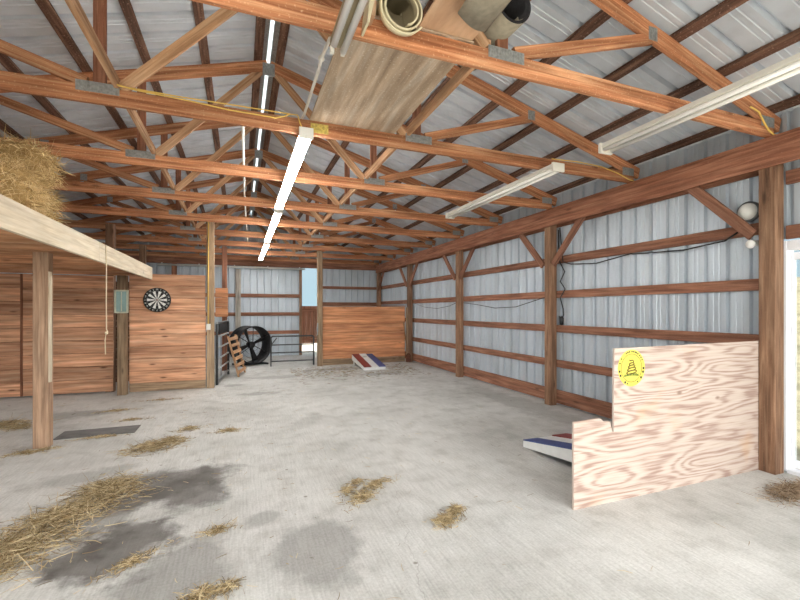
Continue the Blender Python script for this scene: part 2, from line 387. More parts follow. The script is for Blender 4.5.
# ---------------------------------------------------------------- floor, ground
f = MB(); f.box((XL-.1, Y0-.6, -.12), (XR+.06, Y1+.06, 0)); struct('floor', f, FLOOR, 'pale broomed concrete barn floor with damp stains', 'floor')
g = MB(); nx, ny = 60, 50
def gz(x, y):
    d = max(0, x-11); z = 3.6*(1-math.exp(-(d/9)**2)); d2 = max(0, y-21); z += 1.2*(1-math.exp(-(d2/10)**2))
    return -.14+z
xs = [-60+160*i/nx for i in range(nx+1)]; ys = [-50+140*j/ny for j in range(ny+1)]
for y in ys:
    for x in xs: g.v.append((x, y, gz(x, y)))
for j in range(ny):
    for i in range(nx):
        a = j*(nx+1)+i; g.face((a, a+1, a+nx+2, a+nx+1), None, 0, True)
struct('ground', g, GROUND, 'gravel yard and dry grass bank outside the barn', 'ground')

# ---------------------------------------------------------------- ribbed steel
def profile(a0, a1, pitch=.2286, h=.034):
    out = []; a = a0; 
    while a < a1:
        for (da, dh) in ((0, 0), (.014, 1), (.04, 1), (.054, 0), (.105, 0), (.110, .14), (.121, .14), (.126, 0), (.16, 0), (.165, .14), (.176, .14), (.181, 0)):
            if a+da <= a1: out.append((a+da, dh*h))
        a += pitch
    out.append((a1, 0)); return out
def steel(mb, P, z0, z1):
    """P(a, h, z) -> point; z0, z1 functions of a"""
    def add(pr, zl, zh):
        b = len(mb.v)
        for (a, h) in pr: mb.v.append(P(a, h, zl(a))); mb.v.append(P(a, h, zh(a)))
        for i in range(len(pr)-1): mb.face((b+2*i, b+2*i+1, b+2*i+3, b+2*i+2))
    return add
def wallx(name, x, sgn, pieces, label):
    mb = MB()
    for (ya, yb, za, zb) in pieces:
        add = steel(mb, lambda a, h, z: (x+sgn*h, a, z), 0, 0); add(profile(ya, yb), lambda a: za, lambda a: zb)
    return struct(name, mb, STEEL_W, label, 'wall', fixn=False)
zr = zroof(XR)-.005
wallx('wall_right', XR, 1, [(2.47, Y1, -.05, zr), (Y0, .55, -.05, zr), (.55, 2.47, 2.27, zr)], 'pale ribbed steel side wall on the right')
wallx('wall_left', XL, -1, [(Y0, Y1, -.05, zroof(XL)-.005)], 'ribbed steel side wall behind the stalls')
mb = MB()
def gable(y, sgn, pieces):
    for (xa, xb, za, zb) in pieces:
        add = steel(mb, lambda a, h, z: (a, y+sgn*h, z), 0, 0)
        pts = profile(xa, xb)
        add(pts, (lambda a: za), (lambda a: (zroof(a)-.005) if zb is None else zb))
gable(Y1, 1, [(XL, 2.03, -.05, None), (2.03, XC+2.30, 3.08, None), (2.64, XR, -.05, None)])
struct('wall_back', mb, STEEL_W, 'ribbed steel back wall with a tall opening', 'wall', fixn=False)
mb = MB(); gable(Y0, -1, [(XL, -3.9, .02, None), (-3.9, 4.6, 3.3, None), (4.6, XR, .02, None)])
struct('wall_front', mb, STEEL_W, 'ribbed steel front wall around the wide open doorway', 'wall', fixn=False)
# roof steel, both slopes, open slot along the ridge
mb = MB()
for s in (-1, 1):
    xe = XC+s*(4.95 if s > 0 else 4.95)
    pts = profile(Y0-.2, Y1+.2, .3048, .046); b = len(mb.v)
    for (a, h) in pts:
        for k in range(2):
            x = XC+s*.024 if k == 0 else xe
            mb.v.append((x, a, zroof(x)+h))
    for i in range(len(pts)-1): mb.face((b+2*i, b+2*i+1, b+2*i+3, b+2*i+2))
struct('ceiling', mb, STEEL_R, 'bare ribbed steel roof seen from below', 'ceiling', fixn=False)
mb = MB()
for s in (-1, 1): mb.board((XC+s*.064, Y0, zroof(XC)-.022), (XC+s*.064, Y1, zroof(XC)-.022), .085, .003, (1, 0, -s*SL))
struct('trim_1', mb, PLATE, 'grey flashing along the ridge slot', 'ridge flashing')

mb = MB()
for s in (-1, 1): mb.board((XC+s*.08, Y0, zroof(XC)+.03), (XC+s*.08, Y1, zroof(XC)+.03), .165, .004, (1, 0, -s*SL), ch=.0005)
struct('trim_2', mb, RIDGE, 'milky ridge cap letting daylight in along the roof', 'ridge cap')

# ---------------------------------------------------------------- trusses
S = 4.52; CH = .14
def build_truss(loc, label):
    t = thing('roof_truss', label, 'roof truss', loc, 0, 'roof trusses')
    m = MB(); m.board((-S, 0, 3.33), (S, 0, 3.33), CH, .038, (0, 0, 1)); m.build('bottom_chord', W_TRUSS, t)
    for s in (-1, 1):
        m = MB(); zt = lambda x: 4.715-SL*abs(x)
        m.board((s*4.62, 0, zt(4.62)), (s*.012, 0, zt(.012)), CH, .04, (0, 0, 1)); m.build('top_chord', W_TRUSS, t)
        m = MB(); m.board((s*1.26, 0, 3.41), (s*.10, 0, 4.63), .09, .036, (s, 0, 1)); m.build('diagonal_web', W_WEB, t)
        m = MB(); m.board((s*1.50, 0, 3.42), (s*2.86, 0, 3.845), .09, .036, (0, 0, 1)); m.build('outer_web', W_TRUSS, t)
        m = MB(); m.board((s*1.42, .04, 3.30), (s*1.42, .04, 4.32), .09, .036, (1, 0, 0)); m.build('vertical_web', W_RED, t)
        for (cx, cz, w, h) in ((1.42, 3.385, .30, .085), (2.87, 3.88, .10, .11), (4.42, 3.40, .2, .1)):
            m = MB(); x0 = s*cx-w/2
            m.box((x0, -.0227, cz-h/2), (s*cx+w/2, -.0203, cz+h/2))
            for k in range(int(w/.022)):
                xx = x0+.011+k*.022; m.box((xx-.004, -.026, cz-h/2+.006), (xx+.004, -.0215, cz+h/2-.006))
            m.build('connector_plate', PLATE, t)
    m = MB()
    m.box((-.075, -.0237, 4.58), (.075, -.0213, 4.74))
    for k in range(7): m.box((-.068+k*.021, -.027, 4.585), (-.060+k*.021, -.0225, 4.735))
    m.build('apex_plate', PLATE, t)
    return t
TL = ['nearest roof truss, carrying the cream and charcoal rolls', 'second roof truss from the front, yellow cable strung along its bottom chord',
      'third roof truss from the front, above the middle of the first lit lamp', 'fourth roof truss from the front, where the first two lit lamps meet',
      'fifth roof truss from the front, just in front of the dartboard wall', 'sixth roof truss from the front, where the second and third lit lamps meet',
      'seventh roof truss from the front, above the orange plank stall wall', 'eighth roof truss from the front, second from the back wall', 'rearmost roof truss, against the back wall']
T0 = build_truss((XC, TY[0], 0), TL[0])
for k in range(1, 9):
    t = dup(T0, (XC, TY[k] if k < 8 else 14.88, 0), TL[k])
    if k == 1:
        m = MB(); m.box((.29, -.0217, 3.285), (.46, -.0193, 3.375)); m.build('splice_plate', YPLATE, t)['label'] = 'yellow flecked splice plate'
# runners on the bottom chords
for (x, lab) in ((XC-1.29, 'tan board laid along the truss bottoms, left of the lit lamps'), (XC+1.30, 'tan board laid along the truss bottoms, right of the lit lamps')):
    m = MB(); m.board((x, 2.52 if x > 1 else .6, 3.448), (x, 14.85, 3.448), .09, .036, (0, 0, 1)); one('tie_board', m, W_WEB, lab, 'board', 'tie boards along the trusses')
# purlins
NM = ['first', 'second', 'third', 'fourth', 'fifth', 'sixth', 'seventh', 'eighth']
for s in (-1, 1):
    for k in range(8):
        d = .13+k*.605; x = XC+s*d
        if k == 7: d = 4.5; x = XC+s*4.5
        zc = zroof(x)-.026
        m = MB(); m.board((x, Y0, zc), (x, Y1-.02, zc), .095, .045, (1, 0, -s*SL))
        one('roof_purlin', m, W_PURL, 'dark roof purlin on the %s slope, %s from the ridge' % ('left' if s < 0 else 'right', NM[k]), 'purlin', 'roof purlins')

# ---------------------------------------------------------------- right wall timber
PY = [2.5, 5.6, 8.7, 11.8, 14.85]
PL = ['brown wall post holding the right end of the plywood', 'brown wall post with black cable hanging beside it', 'brown wall post in the middle of the steel side wall', 'dark wall post at the end of the orange plank wall', 'dark corner post where side and back walls meet']
for y, lab in zip(PY, PL):
    m = MB(); m.board((4.85, y, 0), (4.85, y, 3.24), .14, .14, (1, 0, 0), ch=.006); one('support_post', m, W_POST, lab, 'post', 'posts of the steel side wall')
m = MB(); m.board((4.755, Y0+.1, 3.10), (4.755, Y1-.1, 3.10), .285, .04, (0, 0, 1)); one('eave_header', m, W_TRUSS if 0 else W_RED, 'long brown header board running along the side wall under the trusses', 'header')
m = MB(); m.board((4.945, 2.6, 3.10), (4.945, Y1-.05, 3.10), .285, .04, (0, 0, 1)); one('eave_header', m, W_RED, 'outer header board behind the wall posts, against the steel', 'header')
for z, h, lab in ((2.41, .12, 'uppermost brown girt across the steel side wall'), (1.84, .12, 'second girt from the top on the steel side wall'), (1.27, .12, 'third girt down on the side wall, just above the plywood'), (.69, .12, 'lowest raised girt on the steel side wall'), (.14, .22, 'skirt board along the foot of the steel side wall')):
    m = MB(); m.board((4.945, 2.58, z), (4.945, Y1-.02, z), h, .04, (0, 0, 1)); one('wall_girt' if 0 else 'timber_girt', m, W_GIRT, lab, 'girt', 'girts of the side wall')
BR = [(2.5, 1, 'knee brace from the plywood post, in front of the round lamp'), (5.6, -1, 'near-side knee brace on the post with hanging cable'), (5.6, 1, 'far-side knee brace on the post with hanging cable'),
      (8.7, -1, 'near-side knee brace on the middle wall post'), (8.7, 1, 'far-side knee brace on the middle wall post'), (11.8, -1, 'near-side knee brace on the post beside the orange wall'), (11.8, 1, 'far-side knee brace on the post beside the orange wall'), (14.85, -1, 'knee brace on the far corner post')]
for (y, s, lab) in BR:
    m = MB(); m.board((4.80, y+s*.125, 2.33), (4.80, y+s*.76, 3.0), .11, .038, (0, -s, 1)); one('knee_brace', m, W_GIRT, lab, 'brace', 'knee braces of the side wall')
# near the right-hand door: header girts
for z, lab in ((2.86, 'upper short girt above the white glass door'), (2.33, 'short girt directly above the white glass door')):
    m = MB(); m.board((4.945, Y0+.05, z), (4.945, 2.42, z), .13, .04, (0, 0, 1)); one('timber_girt', m, W_GIRT, lab, 'girt', 'girts above the glass door')
# door_1 : white glazed door in the right wall
d1 = thing('door_1', 'white framed glass door at the right edge', 'door'); d1['kind'] = 'structure'
m = MB()
for y, q in ((2.432, .011), (.60, .032)): m.box((4.94, y-q, .02), (5.06, y+q, 2.25))
m.box((4.945, .634, 2.16), (5.055, 2.42, 2.25)); m.box((4.945, .634, .0), (5.055, 2.42, .035)); m.build('door_frame', VINYLW, d1)
for (ya, yb, xx) in ((1.47, 2.419, 5.035), (.65, 1.53, 4.985)):
    m = MB()
    for y, q in ((ya+.02, .02), (yb-.011, .011)): m.box((xx-.02, y-q, .05), (xx+.02, y+q, 2.14))
    for z in (.085, 2.105): m.box((xx-.02, ya+.04, z-.035), (xx+.02, yb-.022, z+.035))
    sa = m.build('door_sash', VINYLW, d1)
    m = MB(); m.box((xx-.004, ya+.04, .12), (xx+.004, yb-.022, 2.07), ch=.0005); m.build('pane', GLASS, sa)

# ---------------------------------------------------------------- back wall
for (x0, x1, z, h, lab) in ((XL+.1, 4.75, 3.17, .22, 'wide brown header board across the top of the back wall'), (XL+.1, 1.95, 2.07, .12, 'upper girt on the back wall, left of the bright opening'), (XL+.1, 1.95, 1.44, .12, 'middle girt on the back wall, behind the drum fan'), (XL+.1, 1.95, .81, .12, 'lower girt on the back wall, behind the tube gate'),
                       (2.72, 4.78, 2.39, .10, 'upper girt on the back wall, right of the bright opening'), (2.72, 4.78, 1.80, .12, 'girt on the back wall just above the orange plank wall')):
    m = MB(); m.board((x0, 14.94 if h < .2 else 14.92, z), (x1, 14.94 if h < .2 else 14.92, z), h, .04, (0, 0, 1)); one('timber_girt', m, W_GIRT, lab, 'girt', 'girts of the back wall')
m = MB(); m.tube([(-2.4, 14.73, 3.0), (2.1, 14.73, 3.0)], .028, 8)
for k in range(5): m.box((-2.3+k*1.05, 14.72, 3.02), (-2.26+k*1.05, 14.75, 3.06))
one('door_track' if 0 else 'track_rail', m, WHITE, 'thin white track rail high across the back wall', 'track rail')
m = MB(); m.board((-.07, 14.895, .02), (-.07, 14.895, 2.95), .17, .03, (1, 0, 0)); one('upright_board', m, BOARDW, 'grey white upright board on the back wall above the drum fan', 'board')
for x, lab in ((1.98, 'dark jamb board on the left of the bright back opening'), (2.68, 'dark jamb board on the right of the bright back opening')):
    m = MB(); m.board((x, 14.925, 0), (x, 14.925, 3.06), .09, .07, (1, 0, 0)); one('jamb_board', m, W_POST, lab, 'jamb', 'jambs of the back opening')
d2 = thing('door_2', 'dark brown lower half door under the bright back opening', 'door'); d2['kind'] = 'structure'
m = MB()
for k in range(4): m.board((2.10+k*.155, 14.95, .40), (2.10+k*.155, 14.95, 1.72), .15, .03, (1, 0, 0))
m.build('door_board', W_RED, d2)
m = MB()
for z in (.55, 1.58): m.board((2.04, 14.925, z), (2.62, 14.925, z), .1, .022, (0, 0, 1))
m.build('door_rail', W_RED, d2)
for (x, y, z1, lab) in ((-2.35, 9.55, 3.24, 'brown post rising behind the loft, left of the dartboard'), (-2.35, 12.4, 3.24, 'brown post rising above the dartboard wall, farther back'), (-1.95, 14.84, 3.05, 'dark red post at the back wall seen above the dartboard wall')):
    m = MB(); m.board((x, y, 0), (x, y, z1), .14, .14, (1, 0, 0), ch=.006); one('support_post', m, W_RED if y > 14 else W_POST, lab, 'post', 'posts in the stalls')

# ---------------------------------------------------------------- plank stall walls
def planks(mb, x0, x1, z0, z1, y, n, t=.035, seed=0):
    h = (z1-z0)/n; rnd = random.Random(seed)
    for k in range(n):
        mb.board((x0+rnd.uniform(-.003, .003), y+rnd.uniform(-.003, .003), z0+h*(k+.5)), (x1+rnd.uniform(-.004, .004), y+rnd.uniform(-.003, .003), z0+h*(k+.5)), h-.005, t, (0, 0, 1), ch=.009)
t = thing('stall_panel', 'orange brown plank stall wall that the dartboard hangs on', 'stall wall', (0, 0, 0), 0, 'plank stall walls')
m = MB(); planks(m, -1.975, -.655, .17, 2.28, 9.27, 9, seed=1); m.build('planking', W_PLANK, t)
m = MB(); m.box((-1.95, 9.292, .18), (-.66, 9.304, 2.27)); m.build('backing', W_RED, t)
m = MB(); m.board((-1.975, 9.27, .09), (-.655, 9.27, .09), .16, .04, (0, 0, 1)); m.build('bottom_board', W_GREY, t, None)
t = thing('stall_panel', 'orange brown plank stall wall under the loft with a plank door at its left', 'stall wall', (0, 0, 0), 0, 'plank stall walls')
m = MB(); planks(m, -3.64, -2.27, .03, 2.23, 9.40, 9, seed=2); m.build('planking', W_PLANK, t)
m = MB(); planks(m, -4.24, -3.66, .03, 2.23, 9.40, 9, seed=3); m.build('plank_door', W_PLANK, t)
m = MB(); m.box((-4.23, 9.422, .04), (-2.28, 9.434, 2.22)); m.build('backing', W_RED, t)
m = MB(); m.board((-3.655, 9.375, .03), (-3.655, 9.375, 2.23), .035, .02, (1, 0, 0)); m.build('seam_batten', W_RED, t)
t = thing('stall_panel', 'orange plank stall wall at the back right, behind the far cornhole board', 'stall wall', (0, 0, 0), 0, 'plank stall walls')
m = MB(); planks(m, 2.185, 4.70, .17, 1.68, 11.85, 6, seed=4); m.build('planking', W_ORNG, t)
m = MB(); m.box((2.19, 11.872, .18), (4.69, 11.884, 1.67)); m.build('backing', W_RED, t)
m = MB(); m.board((2.185, 11.85, .085), (4.70, 11.85, .085), .16, .04, (0, 0, 1)); m.build('bottom_board', W_GREY, t)
m = MB(); m.board((2.185, 11.85, 1.70), (4.72, 11.85, 1.70), .03, .09, (0, 0, 1)); m.build('cap_board', W_POST, t)
m = MB(); m.board((4.735, 11.74, 0), (4.735, 11.74, 1.66), .045, .09, (1, 0, 0)); m.build('end_stud', W_GREY, t)
m = MB(); m.board((2.10, 11.80, 0), (2.10, 11.80, 3.24), .14, .14, (1, 0, 0), ch=.006); one('support_post', m, W_GREY, 'grey brown post between the bright back opening and the orange plank wall', 'post', 'posts in the stalls')
t = thing('stall_panel', 'dark board wall added inside the stall to darken the slit left of the teal box', 'stall wall', (0, 0, 0), 0, 'plank stall walls')
m = MB(); planks(m, -3.6, -1.2, .02, 2.2, 10.6, 9, seed=8); m.build('planking', W_PURL, t)  # added wall; its dark timber stands in for shade inside the stall
t = thing('wood_hatch', 'short orange plank panel fixed between two posts above the leaning gate', 'panel')
m = MB(); planks(m, -.60, -.30, 1.40, 2.15, 11.70, 3, seed=6); m.build('planking', W_ORNG, t)
m = MB(); m.board((-.385, 11.80, 0), (-.385, 11.80, 3.24), .12, .12, (1, 0, 0), ch=.006); one('support_post', m, W_RED, 'red brown post rising behind the leaning gate', 'post', 'posts in the stalls')
m = MB(); m.board((-.565, 9.30, 0), (-.565, 9.30, 3.43), .14, .14, (1, 0, 0), ch=.008); one('support_post', m, W_GREY, 'weathered post at the right end of the dartboard wall', 'post', 'posts in the stalls')
m = MB(); m.board((-2.05, 9.10, 0), (-2.05, 9.10, 2.22), .15, .15, (1, 0, 0), ch=.008); one('support_post', m, W_GREY, 'weathered post carrying the small teal glass box', 'post', 'posts in the stalls')

# ---------------------------------------------------------------- loft
m = MB()
for k in range(38):
    y = 2.0+k*.19
    m.board((-4.24, y, 2.391), (-1.63, y, 2.391), .185, .018, (0, 1, 0))
o = struct('loft_floor', m, W_JOIST, 'board floor of the hay loft', 'loft floor')
JN = ['nearest', 'second', 'third', 'fourth', 'fifth', 'sixth', 'seventh', 'eighth', 'ninth', 'tenth', 'eleventh', 'twelfth']
for k in range(11):
    y = 3.0+k*.55
    m = MB(); m.board((-4.24, y, 2.31), (-1.63, y, 2.31), .135, .04, (0, 0, 1)); one('loft_joist', m, W_JOIST, '%s joist under the hay loft, counted from the front' % JN[k], 'joist', 'joists under the hay loft')
m = MB(); m.board((-4.24, 9.12, 2.30), (-1.63, 9.12, 2.30), .15, .06, (0, 0, 1)); one('loft_beam' if 0 else 'loft_joist', m, W_PLANK, 'thick rearmost joist of the hay loft, over the plank stall wall', 'joist', 'joists under the hay loft')
t = thing('loft_fascia', 'pale new board along the front edge of the hay loft', 'fascia board')
for (ya, yb) in ((1.9, 5.975), (5.98, 9.22)):
    m = MB(); m.board((-1.605, ya, 2.285), (-1.605, yb, 2.285), .235, .04, (0, 0, 1)); m.build('board', W_PALE, t)
m = MB(); m.board((-2.13, 5.97, 0), (-2.13, 5.97, 2.24), .145, .145, (1, 0, 0), ch=.008); m2 = m
t = thing('support_post', 'tan square post under the front edge of the hay loft', 'post', (0, 0, 0), 0, 'posts in the stalls'); m.build('shaft', W_TAN, t)
m = MB(); m.board((-2.045, 5.92, .75), (-2.045, 5.92, 2.02), .05, .02, (0, 1, 0)); m.build('pale_batten', W_PALE, t)
m = MB()
pts = [(-1.58, 6.22, 2.40), (-1.575, 6.22, 2.1), (-1.578, 6.22, 1.7), (-1.575, 6.22, 1.34), (-1.56, 6.22, 1.30), (-1.585, 6.22, 1.27), (-1.575, 6.22, 1.31), (-1.59, 6.22, 1.2), (-1.585, 6.22, 1.02)]
m.tube(pts, .006, 6); m.lathe([(0, -.02), (.018, -.012), (.018, .012), (0, .02)], Matrix.Translation((-1.575, 6.22, 1.29)), 10)
one('pull_cord', m, CORD, 'cream knotted cord hanging from the loft edge', 'cord')

# ---------------------------------------------------------------- hay on the loft
def hay_bale(loc, size, rz, label, seed, n=5200, group='hay bales on the loft', flat=False):
    rnd = random.Random(seed); random.seed(seed)
    m = MB(); bm = bmesh.new(); bmesh.ops.create_cube(bm, size=1)
    bmesh.ops.subdivide_edges(bm, edges=bm.edges[:], cuts=9, use_grid_fill=True)
    for v in bm.verts:
        p = v.co*2; q = V((p.x, p.y, p.z)); k = (abs(p.x)**6+abs(p.y)**6+abs(p.z)**6)**(1/6.)
        q = p/max(k, 1e-6)*max(abs(p.x), abs(p.y), abs(p.z))
        v.co = V((q.x*size[0]/2*(1+rnd.uniform(-.03, .03)), q.y*size[1]/2*(1+rnd.uniform(-.04, .04)), q.z*size[2]/2*(1+rnd.uniform(-.03, .03))))
    bm.normal_update(); fs = [(fc.calc_center_median(), fc.normal.copy()) for fc in bm.faces]
    b = len(m.v)
    for v in bm.verts: m.v.append(tuple(v.co))
    for fc in bm.faces: m.face(tuple(b+v.index for v in fc.verts), [(rnd.random()*.25, 0)]*len(fc.verts))
    bm.free()
    for k in range(n):
        c, nrm = rnd.choice(fs)
        if c.z < -size[2]*.45: continue
        tdir = V((rnd.gauss(0, 1), rnd.gauss(0, 1), rnd.gauss(0, 1))); d = (tdir-nrm*tdir.dot(nrm)*.55)+nrm*rnd.uniform(0., .9)
        p = c+V((rnd.uniform(-.05, .05), rnd.uniform(-.05, .05), rnd.uniform(-.03, .03)))-nrm*.01
        m.blade(p, d, rnd.uniform(.06, .17), rnd.uniform(.003, .006), (rnd.gauss(0, .4), rnd.gauss(0, .4), rnd.gauss(-.3, .3)))
    for i, v in enumerate(m.v):
        z = max(v[2], -size[2]/2)
        m.v[i] = (v[0], v[1], min(z, size[2]/2) if flat else z)
    o = m.build('hay_bale', HAYM, None, loc, fixn=False); o.rotation_euler.z = R(rz)
    return tag(o, label, 'hay bale', group)
hay_bale((-2.30, 5.16, 2.615), (.98, .46, .40), 4, 'lower hay bale at the end of the loft stack', 11, flat=True)
hay_bale((-2.32, 5.16, 3.0), (1.04, .46, .36), -3, 'upper hay bale topping the loft stack', 12)
hay_bale((-2.14, 4.45, 2.60), (.92, .44, .37), 6, 'low hay bale in front of the loft stack', 13)

# ---------------------------------------------------------------- lamps
def tube_lamp(name, x, y0, y1, z, lit, label, group, white=WHITE, k=1.):
    t = thing(name, label, 'tube light', (x, y0, z), 0, group); ln = y1-y0
    m = MB(); m.prism([(k*p, q) for p, q in ((-.07, .0), (-.055, .045), (.055, .045), (.07, 0), (.03, -.006), (.012, .012), (-.012, .012), (-.03, -.006))], 1, .02, ln-.02); m.build('housing', white, t)
    for s in (-1, 1):
        m = MB(); m.tube([(s*k*.047, .045, -.024), (s*k*.047, ln-.045, -.024)], .019*min(1, k*1.1), 12); m.build('tube', LAMP if lit else TUBEOFF, t)
    for yy in (0, ln-.03):
        m = MB(); m.box((-.08*k, yy, -.05), (.08*k, yy+.03, .047)); m.build('end_cap', white, t)
    return t
tube_lamp('tube_light', .565, 3.86, 6.78, 3.205, True, 'nearest lit tube lamp in the row down the middle', 'lit tube lamps', WHITE, .8)
tube_lamp('tube_light', .585, 7.02, 10.20, 3.205, True, 'middle lit tube lamp in the row', 'lit tube lamps', WHITE, .8)
tube_lamp('tube_light', .605, 10.50, 13.95, 3.205, True, 'farthest lit tube lamp in the row', 'lit tube lamps', WHITE, .8)
t = thing('tube_light', 'unlit twin tube lamp at the top, beside the cream roll', 'tube light', (.562, .3, 3.205), 0, 'unlit tube lamps'); ln = 2.26
m = MB(); m.prism([(-.05, .0), (-.045, .045), (.045, .045), (.05, 0), (.0, -.004)], 1, .02, ln-.02); m.build('housing', VGREY, t)
for s in (-1, 1):
    m = MB(); m.tube([(s*.034, .02, -.022), (s*.034, ln-.02-(.05 if s < 0 else 0), -.022)], .0205, 12); m.build('tube', TUBEOFF, t)
    m = MB(); m.box((s*.034-.012, ln-.03, -.04), (s*.034+.012, ln, .03)); m.build('lamp_holder', CREAMW, t)
tube_lamp('tube_light', 3.44, .75, 3.19, 3.205, False, 'unlit twin tube lamp at the upper right', 'unlit tube lamps', CREAMW)
tube_lamp('tube_light', 3.375, 3.76, 6.40, 3.205, False, 'unlit twin tube lamp hung over the middle of the right side', 'unlit tube lamps', CREAMW)
m = MB(); m.tube([(.535, 2.57, 3.24), (.53, 2.62, 3.30), (.535, 2.95, 3.36), (.545, 3.1, 3.37), (.55, 3.9, 3.385), (.55, 4.1, 3.42)], .012, 8)
m.lathe([(.014, -.02), (.024, 0), (.014, .02)], Matrix.Translation((.535, 2.95, 3.36)) @ Matrix.Rotation(R(90), 4, 'X'), 10)
one('lamp_conduit', m, CREAMW, 'thin pale conduit running from the top lamp to the next truss', 'conduit')
m = MB(); m.tube([(.02, 4.1, 3.415), (.06, 7, 3.415), (.17, 11.6, 3.415), (.18, 12.4, 3.415)], .014, 8); one('plastic_pipe', m, WHITE, 'long thin white pipe laid on the trusses left of the lit lamps', 'pipe')

# ---------------------------------------------------------------- sheets and rolls on the trusses
m = MB(); m.box((.62, 2.47, 3.402), (1.49, 4.30, 3.414)); one('sheathing_sheet', m, W_SHEET, 'mottled brown sheet of board lying across two trusses beside the lamp', 'board')
m = MB(); m.board((1.28, 1.55, 3.424), (1.28, 3.2, 3.424), .40, .012, (1, 0, 0)); one('hardboard_sheet', m, W_HARD, 'plain tan hardboard sticking out between the cream and charcoal rolls', 'board')
def spiral(r0, r1, turns, n, sag=0.):
    out = []
    for i in range(n+1):
        f_ = i/n; a = 2*math.pi*turns*f_-1.2; r = r0+(r1-r0)*f_; x = r*math.cos(a); z = r*math.sin(a)
        if z < 0: z *= (1+sag*f_)
        out.append((x, z))
    return out
def roll(name, stations, mats, thick, label, cat):
    """stations: (centre, r0, r1, turns, sag); rolled sheet lofted through them, inside and outside faces differ"""
    m = MB(); n = 90; b = len(m.v); K = len(stations)
    rings = []
    for (c, r0, r1, tu, sg) in stations:
        sp = spiral(r0, r1, tu, n, sg); sp2 = spiral(r0-thick, r1-thick, tu, n, sg); c = V(c)
        rings.append(len(m.v))
        for (x, z) in sp: m.v.append((c.x+x, c.y, c.z+z))
        for (x, z) in sp2: m.v.append((c.x+x, c.y, c.z+z))
    for k in range(K-1):
        a, c = rings[k], rings[k+1]
        for i in range(n):
            m.face((a+i, a+i+1, c+i+1, c+i), None, 0, True); q = n+1
            m.face((a+q+i, c+q+i, c+q+i+1, a+q+i+1), None, 1, True)
        m.face((a+n, a+2*n+1, c+2*n+1, c+n), None, 0); m.face((a, c, c+n+1, a+n+1), None, 0)
    for k in (0, K-1):
        a = rings[k]
        for i in range(n): m.face((a+i, a+n+1+i, a+n+2+i, a+i+1), None, 2)
    return one(name, m, mats, label, cat)
roll('vinyl_roll', [((.93, 2.37, 3.425), .10, .155, 2.1, .0), ((.93, 2.43, 3.44), .10, .15, 2.1, .0), ((.93, 2.474, 3.55), .09, .125, 2.1, 0), ((.93, 2.6, 3.545), .085, .12, 2.1, 0), ((.93, 4.1, 3.545), .085, .12, 2.1, 0)], [CREAM, VGREY, CREAM], .010, 'rolled cream vinyl flooring with its open end poking over the nearest truss', 'roll')
cr = thing('carpet_roll', 'charcoal carpet roll with dark open end and loose flap, beside the cream roll', 'roll')
o = roll('roll', [((1.72, 2.34, 3.645), .11, .15, 1.6, .0), ((1.72, 2.6, 3.645), .10, .145, 1.6, 0), ((1.72, 2.95, 3.645), .10, .145, 1.6, 0)], [CARPB, CARPD, CARPD], .022, 'charcoal roll', 'roll'); o.parent = cr; del o['label']; del o['category']
m = MB(); n = 12; b = len(m.v)
for i in range(n+1):
    f_ = i/n; x = 1.20+.26*f_; z = 3.375-.03*math.sin(f_*3.14)+.03*f_
    for (y, dz) in ((1.65, .0), (2.02, -.02), (2.17+.12*f_, -.035)): m.v.append((x, y, z+dz))
for i in range(n):
    for q in range(2): m.face((b+3*i+q, b+3*i+q+1, b+3*i+4+q, b+3*i+3+q), None, 0, True)
o = m.build('loose_flap', CARPB, cr); so_ = o.modifiers.new('s', 'SOLIDIFY'); so_.thickness = .012; o['label'] = 'beige backing flap'
vo = thing('vinyl_offcut', 'folded cream vinyl offcut drooping between the top lamp and the cream roll', 'vinyl sheet')
m = MB(); m.prism([(.692, 3.262), (.704, 3.258), (.722, 3.34), (.748, 3.45), (.765, 3.58), (.735, 3.60), (.722, 3.47), (.702, 3.37)], 1, 2.33, 2.468)
m.prism([(.66, 3.418), (.745, 3.418), (.765, 3.585), (.735, 3.60), (.722, 3.47), (.66, 3.45)], 1, 2.468, 3.6); m.build('outer_fold', CREAM, vo)
m = MB()
for k in range(3):
    a = .010*k; m.prism([(.728+a, 3.33+a*.5), (.733+a, 3.326+a*.5), (.752+a*.5, 3.425), (.746+a*.5, 3.428)], 1, 2.36+.008*k, 2.466)
m.build('inner_layer', W_HARD, vo)
# ---------------------------------------------------------------- cables
m = MB()
m.tube([(-.95, 3.975, 3.42), (-.93, 3.968, 3.405), (-.8, 3.965, 3.385), (-.4, 3.97, 3.37), (-.1, 3.966, 3.345), (.1, 3.97, 3.345), (.3, 3.966, 3.34), (.38, 3.97, 3.37), (.43, 3.97, 3.40)], .006, 6)
m.tube([(-.93, 4.0, 3.412), (-.5, 4.01, 3.41), (0, 4.0, 3.41), (.38, 4.0, 3.412), (.5, 3.97, 3.40), (.52, 3.966, 3.33), (.545, 3.95, 3.265)], .006, 6)
one('yellow_cable', m, YEL, 'yellow cable strung along the second truss from the front', 'cable')
m = MB(); m.tube([(4.45, 2.455, 3.48), (4.55, 2.44, 3.44), (4.62, 2.44, 3.36), (4.70, 2.44, 3.29), (4.76, 2.43, 3.255), (4.9, 2.42, 3.26)], .008, 6); one('yellow_cable', m, YEL, 'short yellow cable dropping from the nearest truss to the side header', 'cable')
m = MB(); m.tube([(3.5, 4.02, 3.40), (3.9, 4.01, 3.41), (4.3, 4.02, 3.40), (4.55, 4.0, 3.34), (4.72, 3.99, 3.28), (4.86, 3.98, 3.26)], .007, 6); one('yellow_cable', m, YEL, 'yellow cable end running from the second truss down to the side header', 'cable')
m = MB()
